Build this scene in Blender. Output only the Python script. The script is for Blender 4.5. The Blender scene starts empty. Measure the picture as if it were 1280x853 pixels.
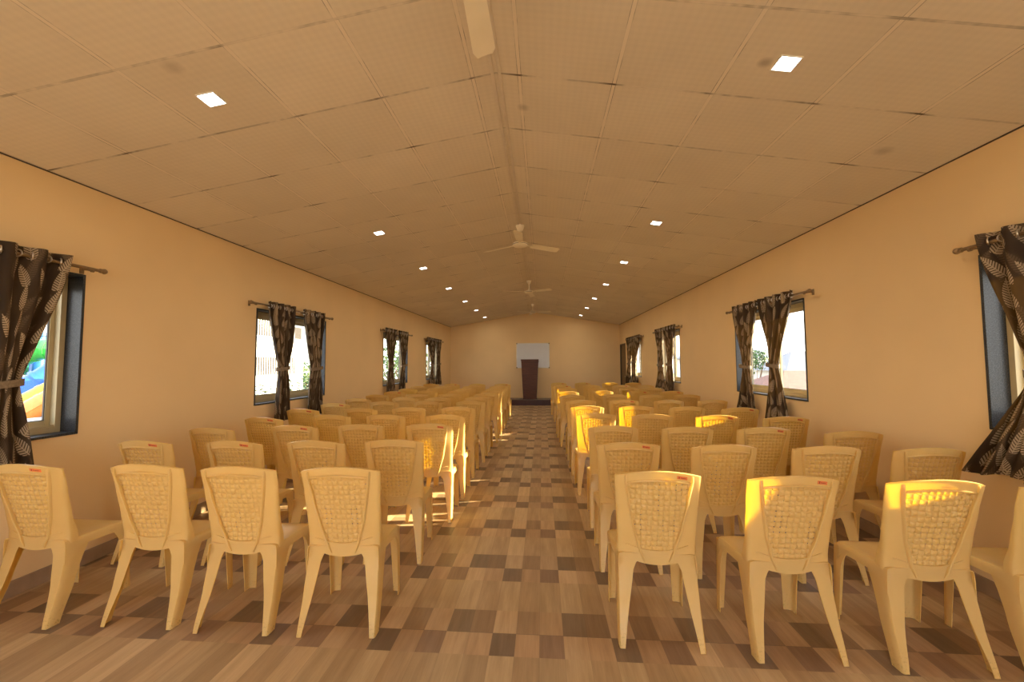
import bpy, bmesh, math, random
from mathutils import Vector, Matrix, noise
random.seed(7)
PI = math.pi
C = bpy.context.scene.collection
# ---------------------------------------------------------------- room numbers (metres)
XL, XR = -3.40, 2.81          # side walls, inner faces
RX = -0.28                    # ridge line
ZL, ZR, ZT = 2.82, 2.85, 3.34 # eaves left, right, ridge
YB, YR = 14.95, -2.6          # far wall, rear wall
WT = 0.23                     # wall thickness
H = 1.48                      # camera height

# ---------------------------------------------------------------- node helpers
class NT:
    def __init__(s, name):
        s.m = bpy.data.materials.new(name); s.m.use_nodes = True
        s.t = s.m.node_tree; s.t.nodes.clear()
        s.out = s.t.nodes.new('ShaderNodeOutputMaterial')
    def n(s, typ, **kw):
        nd = s.t.nodes.new(typ)
        for k, v in kw.items(): setattr(nd, k, v)
        return nd
    def put(s, sock, v):
        if v is None: return
        if isinstance(v, bpy.types.NodeSocket): s.t.links.new(v, sock)
        else:
            if isinstance(v, (tuple, list)) and len(v) == 3 and sock.type == 'RGBA': v = (*v, 1)
            sock.default_value = v
    def math(s, op, a, b=None, c=None, clamp=False):
        nd = s.n('ShaderNodeMath', operation=op); nd.use_clamp = clamp
        s.put(nd.inputs[0], a)
        if b is not None: s.put(nd.inputs[1], b)
        if c is not None: s.put(nd.inputs[2], c)
        return nd.outputs[0]
    def mix(s, f, a, b, mode='MIX'):
        nd = s.n('ShaderNodeMix', data_type='RGBA', blend_type=mode)
        s.put(nd.inputs[0], f); s.put(nd.inputs[6], a); s.put(nd.inputs[7], b)
        return nd.outputs[2]
    def obj(s):
        return s.n('ShaderNodeTexCoord').outputs['Object']
    def sep(s, v):
        nd = s.n('ShaderNodeSeparateXYZ'); s.put(nd.inputs[0], v); return nd.outputs
    def comb(s, x, y, z):
        nd = s.n('ShaderNodeCombineXYZ')
        for i, v in enumerate((x, y, z)): s.put(nd.inputs[i], v)
        return nd.outputs[0]
    def noise(s, vec, scale, detail=3, rough=.5):
        nd = s.n('ShaderNodeTexNoise'); s.put(nd.inputs['Vector'], vec)
        nd.inputs['Scale'].default_value = scale; nd.inputs['Detail'].default_value = detail
        nd.inputs['Roughness'].default_value = rough
        return nd.outputs['Fac']
    def remap(s, v, a, b, c, d):
        nd = s.n('ShaderNodeMapRange'); s.put(nd.inputs[0], v)
        for i, q in enumerate((a, b, c, d)): s.put(nd.inputs[i+1], q)
        return nd.outputs[0]
    def bump(s, h, strength=.3, dist=.01):
        nd = s.n('ShaderNodeBump'); s.put(nd.inputs['Height'], h)
        nd.inputs['Strength'].default_value = strength; nd.inputs['Distance'].default_value = dist
        return nd.outputs[0]
    def pbsdf(s, col, rough=.5, metal=0, normal=None, spec=.5, link=True):
        nd = s.n('ShaderNodeBsdfPrincipled')
        s.put(nd.inputs['Base Color'], col); s.put(nd.inputs['Roughness'], rough)
        s.put(nd.inputs['Metallic'], metal); s.put(nd.inputs['Specular IOR Level'], spec)
        if normal is not None: s.put(nd.inputs['Normal'], normal)
        if link: s.t.links.new(nd.outputs[0], s.out.inputs[0])
        return nd
def simple(name, col, rough=.5, metal=0, var=.08, scale=14, spec=.5, bump=0):
    t = NT(name); o = t.obj(); nz = t.noise(o, scale, 4)
    d = tuple(c*(1-var) for c in col); l = tuple(min(1, c*(1+var)) for c in col)
    cc = t.mix(t.remap(nz, .3, .7, 0, 1), d, l)
    t.pbsdf(cc, rough, metal, t.bump(nz, bump, .005) if bump else None, spec)
    return t.m

# ---------------------------------------------------------------- materials
M = {}
def wall_mat(name, col):
    t = NT(name); o = t.obj()
    n1 = t.noise(o, .9, 3); n2 = t.noise(o, 60, 3)
    c = t.mix(t.remap(n1, .3, .7, 0, 1), tuple(q*.95 for q in col), tuple(q*1.04 for q in col))
    t.pbsdf(c, .62, 0, t.bump(n2, .12, .002), .3)
    return t.m
M['wall'] = wall_mat('wall_paint', (.84, .615, .335))
M['outer'] = wall_mat('outer_wall_paint', (.72, .66, .55))

def floor_mat():
    t = NT('plank_tile_floor'); o = t.obj(); x, y, z = t.sep(o)
    px = t.math('MULTIPLY', t.math('SUBTRACT', x, -0.537), 1/.1280)
    py = t.math('MULTIPLY', t.math('SUBTRACT', y, 2.300), 1/.7040)
    col = t.math('FLOOR', px); c5 = t.math('FLOORED_MODULO', col, 5.0)
    fx = t.math('FRACT', px); row = t.math('FLOOR', py); fy = t.math('FRACT', py)
    low = t.math('LESS_THAN', fy, .29); high = t.math('GREATER_THAN', fy, .755)
    def ramp(vals):
        nd = t.n('ShaderNodeValToRGB'); nd.color_ramp.interpolation = 'CONSTANT'
        els = nd.color_ramp.elements
        els[0].position = 0; els[0].color = (*vals[0], 1)
        els[1].position = .2; els[1].color = (*vals[1], 1)
        for i in (2, 3, 4):
            e = els.new(i*.2); e.color = (*vals[i], 1)
        t.put(nd.inputs[0], t.math('MULTIPLY', t.math('ADD', c5, .5), .2)); return nd.outputs[0]
    base = ramp([(.49,.355,.205), (.42,.295,.168), (.52,.38,.222), (.42,.29,.165), (.46,.325,.185)])
    lo = ramp([(.215,.148,.09), (.27,.176,.100), (.53,.375,.222), (.31,.205,.118), (.47,.32,.185)])
    hi = ramp([(.50,.350,.205), (.43,.29,.168), (.205,.142,.092), (.43,.285,.165), (.285,.182,.115)])
    c = t.mix(low, base, lo); c = t.mix(high, c, hi)
    zone = t.math('ADD', low, t.math('MULTIPLY', high, 2.0))
    wn = t.n('ShaderNodeTexWhiteNoise', noise_dimensions='3D'); t.put(wn.inputs['Vector'], t.comb(col, row, zone))
    c = t.mix(1.0, c, t.mix(wn.outputs['Value'], (.88,.88,.88), (1.1,1.1,1.1)), 'MULTIPLY')
    # grain along the plank, shifted plank by plank
    gv = t.comb(t.math('ADD', t.math('MULTIPLY', x, 26.0), t.math('MULTIPLY', wn.outputs['Value'], 40.0)), t.math('MULTIPLY', y, 2.2), zone)
    g = t.noise(gv, 1.0, 6, .62)
    g2 = t.noise(t.comb(t.math('MULTIPLY', x, 160.0), t.math('MULTIPLY', y, 5.0), 0.0), 1.0, 3, .6)
    gg = t.math('ADD', t.math('MULTIPLY', g, .75), t.math('MULTIPLY', g2, .25))
    c = t.mix(1.0, c, t.mix(t.remap(gg, .33, .67, 0, 1), (.80,.765,.73), (1.12,1.12,1.12)), 'MULTIPLY')
    # joints
    ex = t.math('MINIMUM', fx, t.math('SUBTRACT', 1.0, fx)); ey = t.math('MINIMUM', fy, t.math('SUBTRACT', 1.0, fy))
    jx = t.math('LESS_THAN', ex, .012); jy = t.math('LESS_THAN', ey, .003)
    j = t.math('MAXIMUM', t.math('MULTIPLY', jx, .28), t.math('MULTIPLY', jy, .7))
    c = t.mix(j, c, (.16,.11,.075))
    dust = t.noise(o, 2.3, 5, .6)
    rough = t.remap(dust, .3, .7, .36, .52)
    t.pbsdf(c, rough, 0, t.bump(t.math('SUBTRACT', gg, j), .10, .003), .42)
    return t.m
M['floor'] = floor_mat()

def ceiling_mat():
    t = NT('ceiling_panels'); o = t.obj(); x, y, z = t.sep(o)
    ax = t.math('ABSOLUTE', t.math('SUBTRACT', x, RX))
    s = t.math('MULTIPLY', t.math('SUBTRACT', ax, .150), 1/.5935)
    v = t.math('MULTIPLY', t.math('SUBTRACT', y, 1.2795), 1/.6109)
    fs = t.math('FRACT', s); fv = t.math('FRACT', v)
    es = t.math('MINIMUM', fs, t.math('SUBTRACT', 1.0, fs)); ev = t.math('MINIMUM', fv, t.math('SUBTRACT', 1.0, fv))
    side = t.math('SIGN', t.math('SUBTRACT', x, RX))
    wn = t.n('ShaderNodeTexWhiteNoise', noise_dimensions='3D'); t.put(wn.inputs['Vector'], t.comb(t.math('FLOOR', s), t.math('FLOOR', v), side))
    col = t.mix(wn.outputs['Value'], (.78,.68,.55), (.84,.735,.60))
    # embossed diamond lattice of the gypsum tile
    a = t.math('MULTIPLY', t.math('ADD', x, y), 34.0); b = t.math('MULTIPLY', t.math('SUBTRACT', x, y), 34.0)
    dia = t.math('MULTIPLY', t.math('SINE', t.math('MULTIPLY', a, 2.2)), t.math('SINE', t.math('MULTIPLY', b, 2.2)))
    col = t.mix(t.remap(dia, -1, 1, 0, .10), col, (.40,.34,.28))
    big = t.noise(o, 1.6, 4, .6)
    col = t.mix(t.remap(big, .35, .75, 0, .16), col, (.40,.33,.26))
    # T-bar: pale strip with dirty dark edges broken up by noise
    dirt = t.noise(o, 5.0, 3, .7)
    k = t.remap(dirt, .42, .62, .15, .95)
    bar_s = t.math('LESS_THAN', es, .017); bar_v = t.math('LESS_THAN', ev, .008)
    edge_s = t.math('MULTIPLY', t.math('COMPARE', es, .019, .0028), t.math('MULTIPLY', k, .75))
    corner = t.remap(es, .02, .20, 1.0, .42)
    edge_v = t.math('MULTIPLY', t.math('MULTIPLY', t.math('COMPARE', ev, .0060, .0068), k), corner)
    col = t.mix(t.math('MAXIMUM', bar_s, bar_v), col, (.82,.71,.58))
    col = t.mix(t.math('MAXIMUM', edge_s, edge_v), col, (.10,.07,.045))
    # water stains where the photo shows them
    for (sx, sy, r, k2) in ((1.22, 2.22, .045, .5), (-.12, 2.83, .05, .35), (-1.95, 1.95, .06, .25), (2.35, 2.9, .07, .3), (.9, 1.75, .1, .16)):
        dd = t.math('SQRT', t.math('ADD', t.math('POWER', t.math('SUBTRACT', x, sx), 2.0), t.math('POWER', t.math('SUBTRACT', y, sy), 2.0)))
        col = t.mix(t.remap(dd, r, r*.25, 0, k2), col, (.20,.14,.10))
    h = t.math('MULTIPLY', t.math('MAXIMUM', bar_s, bar_v), 1.0)
    t.pbsdf(col, .7, 0, t.bump(t.math('ADD', h, t.math('MULTIPLY', dia, .08)), .25, .004), .25)
    return t.m
M['ceiling'] = ceiling_mat()
M['tbar'] = simple('ridge_bar', (.72,.62,.51), .6, 0, .06, 8)
M['gap'] = simple('ceiling_shadow_joint', (.09,.06,.04), .9)
M['skirting'] = simple('tile_skirting', (.36,.25,.16), .4, 0, .15, 9)

def chair_mat():
    t = NT('cream_moulded_plastic'); o = t.obj()
    n1 = t.noise(o, 7, 4, .6); n2 = t.noise(o, 220, 2)
    oi = t.n('ShaderNodeObjectInfo')
    base = t.mix(t.remap(n1, .35, .7, 0, 1), (.83,.635,.275), (.88,.685,.31))
    base = t.mix(t.remap(oi.outputs['Random'], 0, 1, 0, .25), base, (.72,.50,.23))
    # scuffs near the feet
    x, y, z = t.sep(o)
    sc = t.noise(o, 90, 3, .7)
    low = t.remap(z, .12, .0, 0, 1)
    base = t.mix(t.math('MULTIPLY', low, t.remap(sc, .56, .68, 0, .75)), base, (.20,.12,.06))
    p = t.pbsdf(base, .31, 0, t.bump(n2, .08, .001), .45, link=False)
    tr = t.n('ShaderNodeBsdfTranslucent'); t.put(tr.inputs[0], (1.0, .76, .015))
    ms = t.n('ShaderNodeMixShader'); ms.inputs[0].default_value = .40
    t.t.links.new(p.outputs[0], ms.inputs[1]); t.t.links.new(tr.outputs[0], ms.inputs[2])
    t.t.links.new(ms.outputs[0], t.out.inputs[0])
    return t.m
M['chair'] = chair_mat()
M['sticker'] = simple('orange_red_sticker', (.85,.23,.05), .4, 0, .1, 60)
M['sticker_mark'] = simple('dark_red_print', (.22,.03,.02), .5)
M['emblem'] = simple('moulded_emblem', (.50,.35,.19), .4)

def curtain_mat():
    t = NT('fern_print_curtain')
    uv = t.n('ShaderNodeUVMap').outputs[0]
    o = t.obj()
    def ferns(off, sc, hl, hw):
        vec = t.n('ShaderNodeVectorMath', operation='ADD'); t.put(vec.inputs[0], uv); vec.inputs[1].default_value = off
        vo = t.n('ShaderNodeTexVoronoi', voronoi_dimensions='2D'); t.put(vo.inputs['Vector'], vec.outputs[0])
        vo.inputs['Scale'].default_value = sc; vo.inputs['Randomness'].default_value = .55
        df = t.n('ShaderNodeVectorMath', operation='SUBTRACT'); t.put(df.inputs[0], vec.outputs[0]); t.put(df.inputs[1], vo.outputs['Position'])
        dx, dy, _ = t.sep(df.outputs[0]); r, g, b = t.sep(vo.outputs['Color'])
        ang = t.remap(r, 0, 1, -.75, .75)
        ca, sa = t.math('COSINE', ang), t.math('SINE', ang)
        q = t.math('SUBTRACT', t.math('MULTIPLY', dx, ca), t.math('MULTIPLY', dy, sa))
        p = t.math('ADD', t.math('MULTIPLY', dx, sa), t.math('MULTIPLY', dy, ca))
        aq = t.math('ABSOLUTE', q)
        # outline: wide near the base, pointed at the tip
        pp = t.remap(p, -hl, hl, 0, 1)
        w = t.math('MULTIPLY', t.math('MULTIPLY', t.math('POWER', t.math('MAXIMUM', t.math('SUBTRACT', 1.0, pp), 0.0), .8), t.math('POWER', t.math('MAXIMUM', pp, 0.0), .35)), hw*1.55)
        inside = t.math('LESS_THAN', aq, w)
        pin = t.math('FRACT', t.math('MULTIPLY', t.math('SUBTRACT', p, t.math('MULTIPLY', aq, .55)), 1/.0165))
        pinm = t.math('LESS_THAN', pin, .60)
        rib = t.math('MULTIPLY', t.math('LESS_THAN', aq, .0028), t.math('LESS_THAN', t.math('ABSOLUTE', p), hl*1.1))
        return t.math('MAXIMUM', t.math('MULTIPLY', inside, pinm), rib)
    m1 = ferns((0, 0, 0), 6.3, .088, .050); m2 = ferns((.37, .91, 0), 5.4, .080, .046)
    weave = t.noise(uv, 420, 2)
    dark = t.mix(t.remap(weave, .3, .7, 0, 1), (.034,.019,.010), (.052,.030,.016))
    pale = t.mix(t.remap(weave, .3, .7, 0, 1), (.42,.31,.19), (.52,.39,.25))
    mid = t.mix(.6, dark, (.19,.125,.07))
    c = t.mix(m2, dark, mid); c = t.mix(m1, c, pale)
    p = t.pbsdf(c, .62, 0, t.bump(weave, .15, .001), .25, link=False)
    tc = t.mix(m1, t.mix(m2, (.50,.34,.13), (.24,.15,.06)), (.14,.08,.03))
    tr = t.n('ShaderNodeBsdfTranslucent'); t.put(tr.inputs[0], tc)
    ms = t.n('ShaderNodeMixShader'); ms.inputs[0].default_value = .13
    t.t.links.new(p.outputs[0], ms.inputs[1]); t.t.links.new(tr.outputs[0], ms.inputs[2])
    t.t.links.new(ms.outputs[0], t.out.inputs[0])
    return t.m
M['curtain'] = curtain_mat()
M['tie'] = simple('curtain_tie_cloth', (.22,.16,.10), .6, 0, .3, 60)
M['steel'] = simple('brushed_steel', (.62,.56,.48), .3, .9, .05, 30)
M['rod'] = simple('antique_brass_rod', (.30,.21,.12), .35, .7, .1, 30)
def granite_mat():
    t = NT('black_granite'); o = t.obj(); n = t.noise(o, 160, 4, .7)
    c = t.mix(t.remap(n, .45, .75, 0, 1), (.018,.020,.024), (.10,.11,.125))
    t.pbsdf(c, .34, 0, None, .35); return t.m
M['granite'] = granite_mat()
M['alu'] = simple('cream_aluminium', (.58,.49,.30), .38, .1, .04, 12)
M['gasket'] = simple('dark_gasket', (.10,.09,.08), .6)
def glass_mat():
    t = NT('window_glass')
    lw = t.n('ShaderNodeLayerWeight'); lw.inputs['Blend'].default_value = .5
    fr = t.math('ADD', t.math('MULTIPLY', t.math('POWER', lw.outputs['Facing'], 5.0), .7), .03)
    n = t.noise(t.obj(), 3, 2)
    tb = t.n('ShaderNodeBsdfTransparent'); t.put(tb.inputs[0], t.mix(n, (.95,.965,.96), (.98,.985,.98)))
    gl = t.n('ShaderNodeBsdfGlossy'); gl.inputs['Roughness'].default_value = .02
    ms = t.n('ShaderNodeMixShader'); t.t.links.new(fr, ms.inputs[0])
    t.t.links.new(tb.outputs[0], ms.inputs[1]); t.t.links.new(gl.outputs[0], ms.inputs[2]); t.t.links.new(ms.outputs[0], t.out.inputs[0])
    return t.m
M['glass'] = glass_mat()
M['fan'] = simple('cream_fan_enamel', (.90,.80,.62), .35, 0, .03, 10)
M['fan_dark'] = simple('fan_shadow_gap', (.12,.09,.06), .6)
M['light_frame'] = simple('light_trim_white', (.85,.83,.78), .4)
def emit(name, col, s):
    t = NT(name); n = t.noise(t.obj(), 5, 1); e = t.n('ShaderNodeEmission')
    t.put(e.inputs[0], t.mix(n, col, tuple(c*.98 for c in col))); e.inputs[1].default_value = s
    t.t.links.new(e.outputs[0], t.out.inputs[0]); return t.m
M['led'] = emit('led_panel', (1, .97, .93), 6)
def wood_mat():
    t = NT('dark_stained_wood'); o = t.obj(); x, y, z = t.sep(o)
    g = t.noise(t.comb(t.math('MULTIPLY', x, 3.0), t.math('MULTIPLY', y, 3.0), t.math('MULTIPLY', z, 40.0)), 1.0, 5, .6)
    c = t.mix(t.remap(g, .3, .7, 0, 1), (.055,.015,.007), (.125,.038,.016))
    t.pbsdf(c, .45, 0, t.bump(g, .1, .002), .4); return t.m
M['wood'] = wood_mat()
M['dais'] = simple('dark_maroon_laminate', (.050,.010,.008), .35, 0, .2, 20)
M['dais_top'] = simple('dark_brown_dais_top', (.13,.085,.065), .38, 0, .15, 10)
M['board'] = simple('whiteboard_enamel', (.62,.62,.64), .28, 0, .02, 5)
M['board_frame'] = simple('board_aluminium', (.60,.56,.50), .35, .6, .05, 20)
M['brown_plastic'] = simple('brown_corner_plastic', (.20,.12,.06), .5)
M['door'] = simple('brown_flush_door', (.20,.125,.050), .5, 0, .08, 6)
M['door_frame'] = simple('dark_door_frame', (.08,.055,.035), .5)
M['ext_white'] = simple('exterior_white_render', (.55,.545,.53), .8, 0, .03, 2)
M['ext_grey'] = simple('exterior_pale_grey', (.13,.155,.19), .8, 0, .05, 2)
M['ext_dark'] = simple('exterior_dark_opening', (.022,.016,.016), .7)
M['tile_roof'] = simple('red_brown_roof_tiles', (.15,.075,.055), .8, 0, .25, 9)
M['grey_roof'] = simple('pale_sheet_roof', (.17,.17,.18), .6, 0, .08, 4)
M['leafA'] = simple('leaf_green', (.045,.10,.025), .6, 0, .5, 3)
M['leafB'] = simple('leaf_pale_green', (.085,.15,.045), .6, 0, .4, 3)
M['bark'] = simple('bark', (.16,.10,.06), .9, 0, .3, 20)
M['bounce_tile'] = simple('pale_bounce_slab', (.76,.62,.42), .7, 0, .06, 3)
M['ground'] = simple('dry_ground', (.20,.16,.11), .95, 0, .25, .6)
M['sl_blue'] = simple('blue_fibreglass', (.02,.12,.62), .25, 0, .05, 3)
M['sl_blue_post'] = simple('blue_painted_steel', (.02,.10,.42), .35)
M['sl_green'] = simple('bright_green_fibreglass', (.06,.52,.07), .25)
M['sl_dkgreen'] = simple('dark_green_fibreglass', (.02,.22,.12), .25)
M['sl_yellow'] = simple('yellow_fibreglass', (.85,.58,.03), .25)
M['sl_orange'] = simple('orange_fibreglass', (.85,.30,.06), .25)
M['sl_pale'] = simple('pale_straw_thatch', (.72,.66,.55), .9, 0, .3, 25)
M['pinkwall'] = simple('pink_boundary_paint', (.72,.40,.34), .8)

# ---------------------------------------------------------------- mesh helpers
def link(name, me, mat, parent=None):
    o = bpy.data.objects.new(name, me); C.objects.link(o)
    if mat is not None:
        for m in (mat if isinstance(mat, (list, tuple)) else [mat]): me.materials.append(m)
    if parent is not None: o.parent = parent
    return o
def finish(name, bm, mat, parent=None, smooth=None, solid=0, offset=0, bevel=0):
    bmesh.ops.recalc_face_normals(bm, faces=bm.faces) if not solid else None
    me = bpy.data.meshes.new(name); bm.to_mesh(me); bm.free()
    o = link(name, me, mat, parent)
    if solid or bevel:
        if solid:
            md = o.modifiers.new('s', 'SOLIDIFY'); md.thickness = solid; md.offset = offset
        if bevel:
            md = o.modifiers.new('b', 'BEVEL'); md.width = bevel; md.segments = 2; md.limit_method = 'ANGLE'; md.angle_limit = .6
        dg = bpy.context.evaluated_depsgraph_get()
        me2 = bpy.data.meshes.new_from_object(o.evaluated_get(dg))
        o.modifiers.clear(); o.data = me2; bpy.data.meshes.remove(me); me2.name = name; me = me2
    if smooth is not None:
        for p in me.polygons: p.use_smooth = True
        me.set_sharp_from_angle(angle=math.radians(smooth))
    return o
def box(bm, x0, x1, y0, y1, z0, z1, mi=0):
    vs = [bm.verts.new((x, y, z)) for x in (x0, x1) for y in (y0, y1) for z in (z0, z1)]
    for f in ((0,1,3,2), (4,6,7,5), (0,4,5,1), (2,3,7,6), (0,2,6,4), (1,5,7,3)):
        fc = bm.faces.new([vs[i] for i in f]); fc.material_index = mi
    return vs
def loft(bm, rings, closed=True, caps=True):
    R = [[bm.verts.new(p) for p in r] for r in rings]
    n = len(R[0])
    for a, b in zip(R[:-1], R[1:]):
        for i in range(n if closed else n-1):
            j = (i+1) % n
            bm.faces.new((a[i], a[j], b[j], b[i]))
    if caps and closed:
        bm.faces.new(R[0][::-1]); bm.faces.new(R[-1])
    return R
def tube(bm, pts, r, n=10, caps=True):
    pts = [Vector(p) for p in pts]; rings = []
    for i, p in enumerate(pts):
        d = (pts[min(i+1, len(pts)-1)] - pts[max(i-1, 0)]).normalized()
        a = d.cross(Vector((0, 0, 1)))
        if a.length < .05: a = Vector((1, 0, 0))
        a.normalize(); b = d.cross(a).normalized()
        rr = r[i] if isinstance(r, (list, tuple)) else r
        rings.append([p + rr*(math.cos(2*PI*k/n)*a + math.sin(2*PI*k/n)*b) for k in range(n)])
    return loft(bm, rings, True, caps)
def lathe(bm, prof, c=(0,0,0), n=24):
    rings = [[(c[0]+r*math.cos(2*PI*k/n), c[1]+r*math.sin(2*PI*k/n), c[2]+z) for k in range(n)] for r, z in prof]
    return loft(bm, rings)
def torus(bm, c, R, r, axis='x', n=16, m=6):
    rings = []
    for i in range(n):
        a = 2*PI*i/n; ring = []
        for j in range(m):
            b = 2*PI*j/m; q = R + r*math.cos(b); h = r*math.sin(b)
            v = (h, q*math.cos(a), q*math.sin(a)) if axis == 'x' else (q*math.cos(a), h, q*math.sin(a))
            ring.append((c[0]+v[0], c[1]+v[1], c[2]+v[2]))
        rings.append(ring)
    rings.append(rings[0]); loft(bm, rings, True, False)
    bmesh.ops.remove_doubles(bm, verts=bm.verts, dist=1e-5)
def thing(name, label, cat, loc=(0,0,0), rz=0, group=None, kind=None):
    o = bpy.data.objects.new(name, None); C.objects.link(o)
    o.location = loc; o.rotation_euler = (0, 0, rz); o.empty_display_size = .1
    if kind: o['kind'] = kind
    if label: o['label'] = label
    if cat: o['category'] = cat
    if group: o['group'] = group
    return o
def tag(o, label, cat, group=None):
    o['label'] = label; o['category'] = cat
    if group: o['group'] = group
    return o
def struct(o, label, cat):
    o['kind'] = 'structure'; o['label'] = label; o['category'] = cat
    return o

# ---------------------------------------------------------------- room shell
WIN = {  # side: list of (y0, y1, z0, z1)
 'left':  [(1.22, 2.77, .975, 2.15), (4.60, 6.17, .985, 2.15), (8.51, 10.10, .99, 2.15), (11.76, 13.40, .99, 2.15)],
 'right': [(1.22, 2.80, 1.05, 2.16), (4.55, 6.13, 1.055, 2.165), (8.52, 10.15, 1.05, 2.165), (11.80, 13.30, 1.06, 2.15)]}
DOOR = (13.93, 14.86, 0, 2.13)
def holed_wall(name, ybr, zbr, holes, place, ztop=None):
    """solid wall with real openings; place(u, v, d) -> point (d: 0 inner face, 1 outer face)"""
    bm = bmesh.new(); us = sorted(set(ybr)); vs = sorted(set(zbr))
    def solid(i, j):
        if i < 0 or j < 0 or i >= len(us)-1 or j >= len(vs)-1: return False
        cu, cv = (us[i]+us[i+1])/2, (vs[j]+vs[j+1])/2
        return not any(h[0] < cu < h[1] and h[2] < cv < h[3] for h in holes)
    V = {}
    def v(i, j, d):
        k = (i, j, d)
        if k not in V: V[k] = bm.verts.new(place(us[i], vs[j] if not(ztop and j == len(vs)-1) else ztop(us[i]), d))
        return V[k]
    for i in range(len(us)-1):
        for j in range(len(vs)-1):
            if not solid(i, j): continue
            for d in (0, 1): bm.faces.new((v(i,j,d), v(i+1,j,d), v(i+1,j+1,d), v(i,j+1,d)))
            if not solid(i-1, j): bm.faces.new((v(i,j,0), v(i,j,1), v(i,j+1,1), v(i,j+1,0)))
            if not solid(i+1, j): bm.faces.new((v(i+1,j,0), v(i+1,j,1), v(i+1,j+1,1), v(i+1,j+1,0)))
            if not solid(i, j-1): bm.faces.new((v(i,j,0), v(i,j,1), v(i+1,j,1), v(i+1,j,0)))
            if not solid(i, j+1): bm.faces.new((v(i,j+1,0), v(i,j+1,1), v(i+1,j+1,1), v(i+1,j+1,0)))
    return finish(name, bm, M['wall'])
for side, X, s in (('left', XL, -1), ('right', XR, 1)):
    holes = list(WIN[side]) + ([DOOR] if side == 'right' else [])
    yb = [YR-WT, YB+WT]; zb = [0, ZL+.05 if side == 'left' else ZR+.05]
    for h in holes: yb += [h[0], h[1]]; zb += [h[2], h[3]]
    o = holed_wall('wall_'+side, yb, zb, holes, lambda u, v, d, X=X, s=s: (X+s*WT*d, u, v))
    struct(o, 'long cream wall on the %s with four black-lined windows' % side, 'wall')
def gable(x):
    return ZT+.04-(ZT-ZL)*(RX-x)/(RX-XL) if x < RX else ZT+.04-(ZT-ZR)*(x-RX)/(XR-RX)
xs = [XL, -2.4, -1.3, RX, .9, 1.9, XR]
o = holed_wall('wall_back', xs, [0, 1.4, 2.9], [], lambda u, v, d: (u, YB+WT*d, v), gable)
struct(o, 'far gable wall in dim cream paint behind the lectern', 'wall')
rh = [(-2.4, 1.8, 0, 2.45)]
o = holed_wall('wall_rear', xs+[-2.4, 1.8], [0, 2.45, 2.9], rh, lambda u, v, d: (u, YR-WT*d, v), gable)
struct(o, 'rear gable wall with the wide entrance opening, behind the viewer', 'wall')

bm = bmesh.new(); box(bm, XL-WT, XR+WT, YR-WT, YB+WT, -.15, 0)
struct(finish('floor', bm, M['floor']), 'brown wood-plank patterned floor with scattered darker squares', 'floor')
bm = bmesh.new()
pr = [(XL-.05, ZL-.05*(ZT-ZL)/(RX-XL)), (RX, ZT), (XR+.05, ZR-.05*(ZT-ZR)/(XR-RX)), (XR+.05, ZR+.10), (RX, ZT+.12), (XL-.05, ZL+.10)]
loft(bm, [[(x, y, z) for x, z in pr] for y in (YR-.1, YB+.1)])
struct(finish('ceiling', bm, M['ceiling']), 'low gabled ceiling of square beige panels with dirty joints', 'ceiling')
# ridge bar, wall angles
bm = bmesh.new()
for dx in (-.032, .012):
    box(bm, RX+dx, RX+dx+.020, YR, YB, ZT-.012, ZT+.002)
struct(finish('trim_1', bm, M['tbar'], bevel=.002), 'thin double strip along the ceiling ridge', 'ceiling trim')
for k, (x0, x1, z) in enumerate(((XL, XL+.008, ZL), (XR-.008, XR, ZR))):
    bm = bmesh.new(); box(bm, x0, x1, YR, YB, z-.006, z+.004)
    struct(finish('trim_%d' % (k+2), bm, M['gap']), 'thin dark joint where the ceiling meets the %s wall' % ('left', 'right')[k], 'ceiling trim')
def skirt(name, lab, parts):
    bm = bmesh.new()
    for b in parts: box(bm, *b)
    struct(finish(name, bm, M['skirting'], bevel=.003), lab, 'baseboard')
skirt('baseboard_left', 'low brown tile skirting along the left wall', [(XL, XL+.012, YR, YB, 0, .10)])
skirt('baseboard_right', 'low brown tile skirting along the right wall', [(XR-.012, XR, YR, DOOR[0]-.06, 0, .10)])
skirt('baseboard_back', 'low brown tile skirting along the far wall', [(XL+.013, -2.16, YB-.012, YB, 0, .10), (1.66, XR-.013, YB-.012, YB, 0, .10)])

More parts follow.
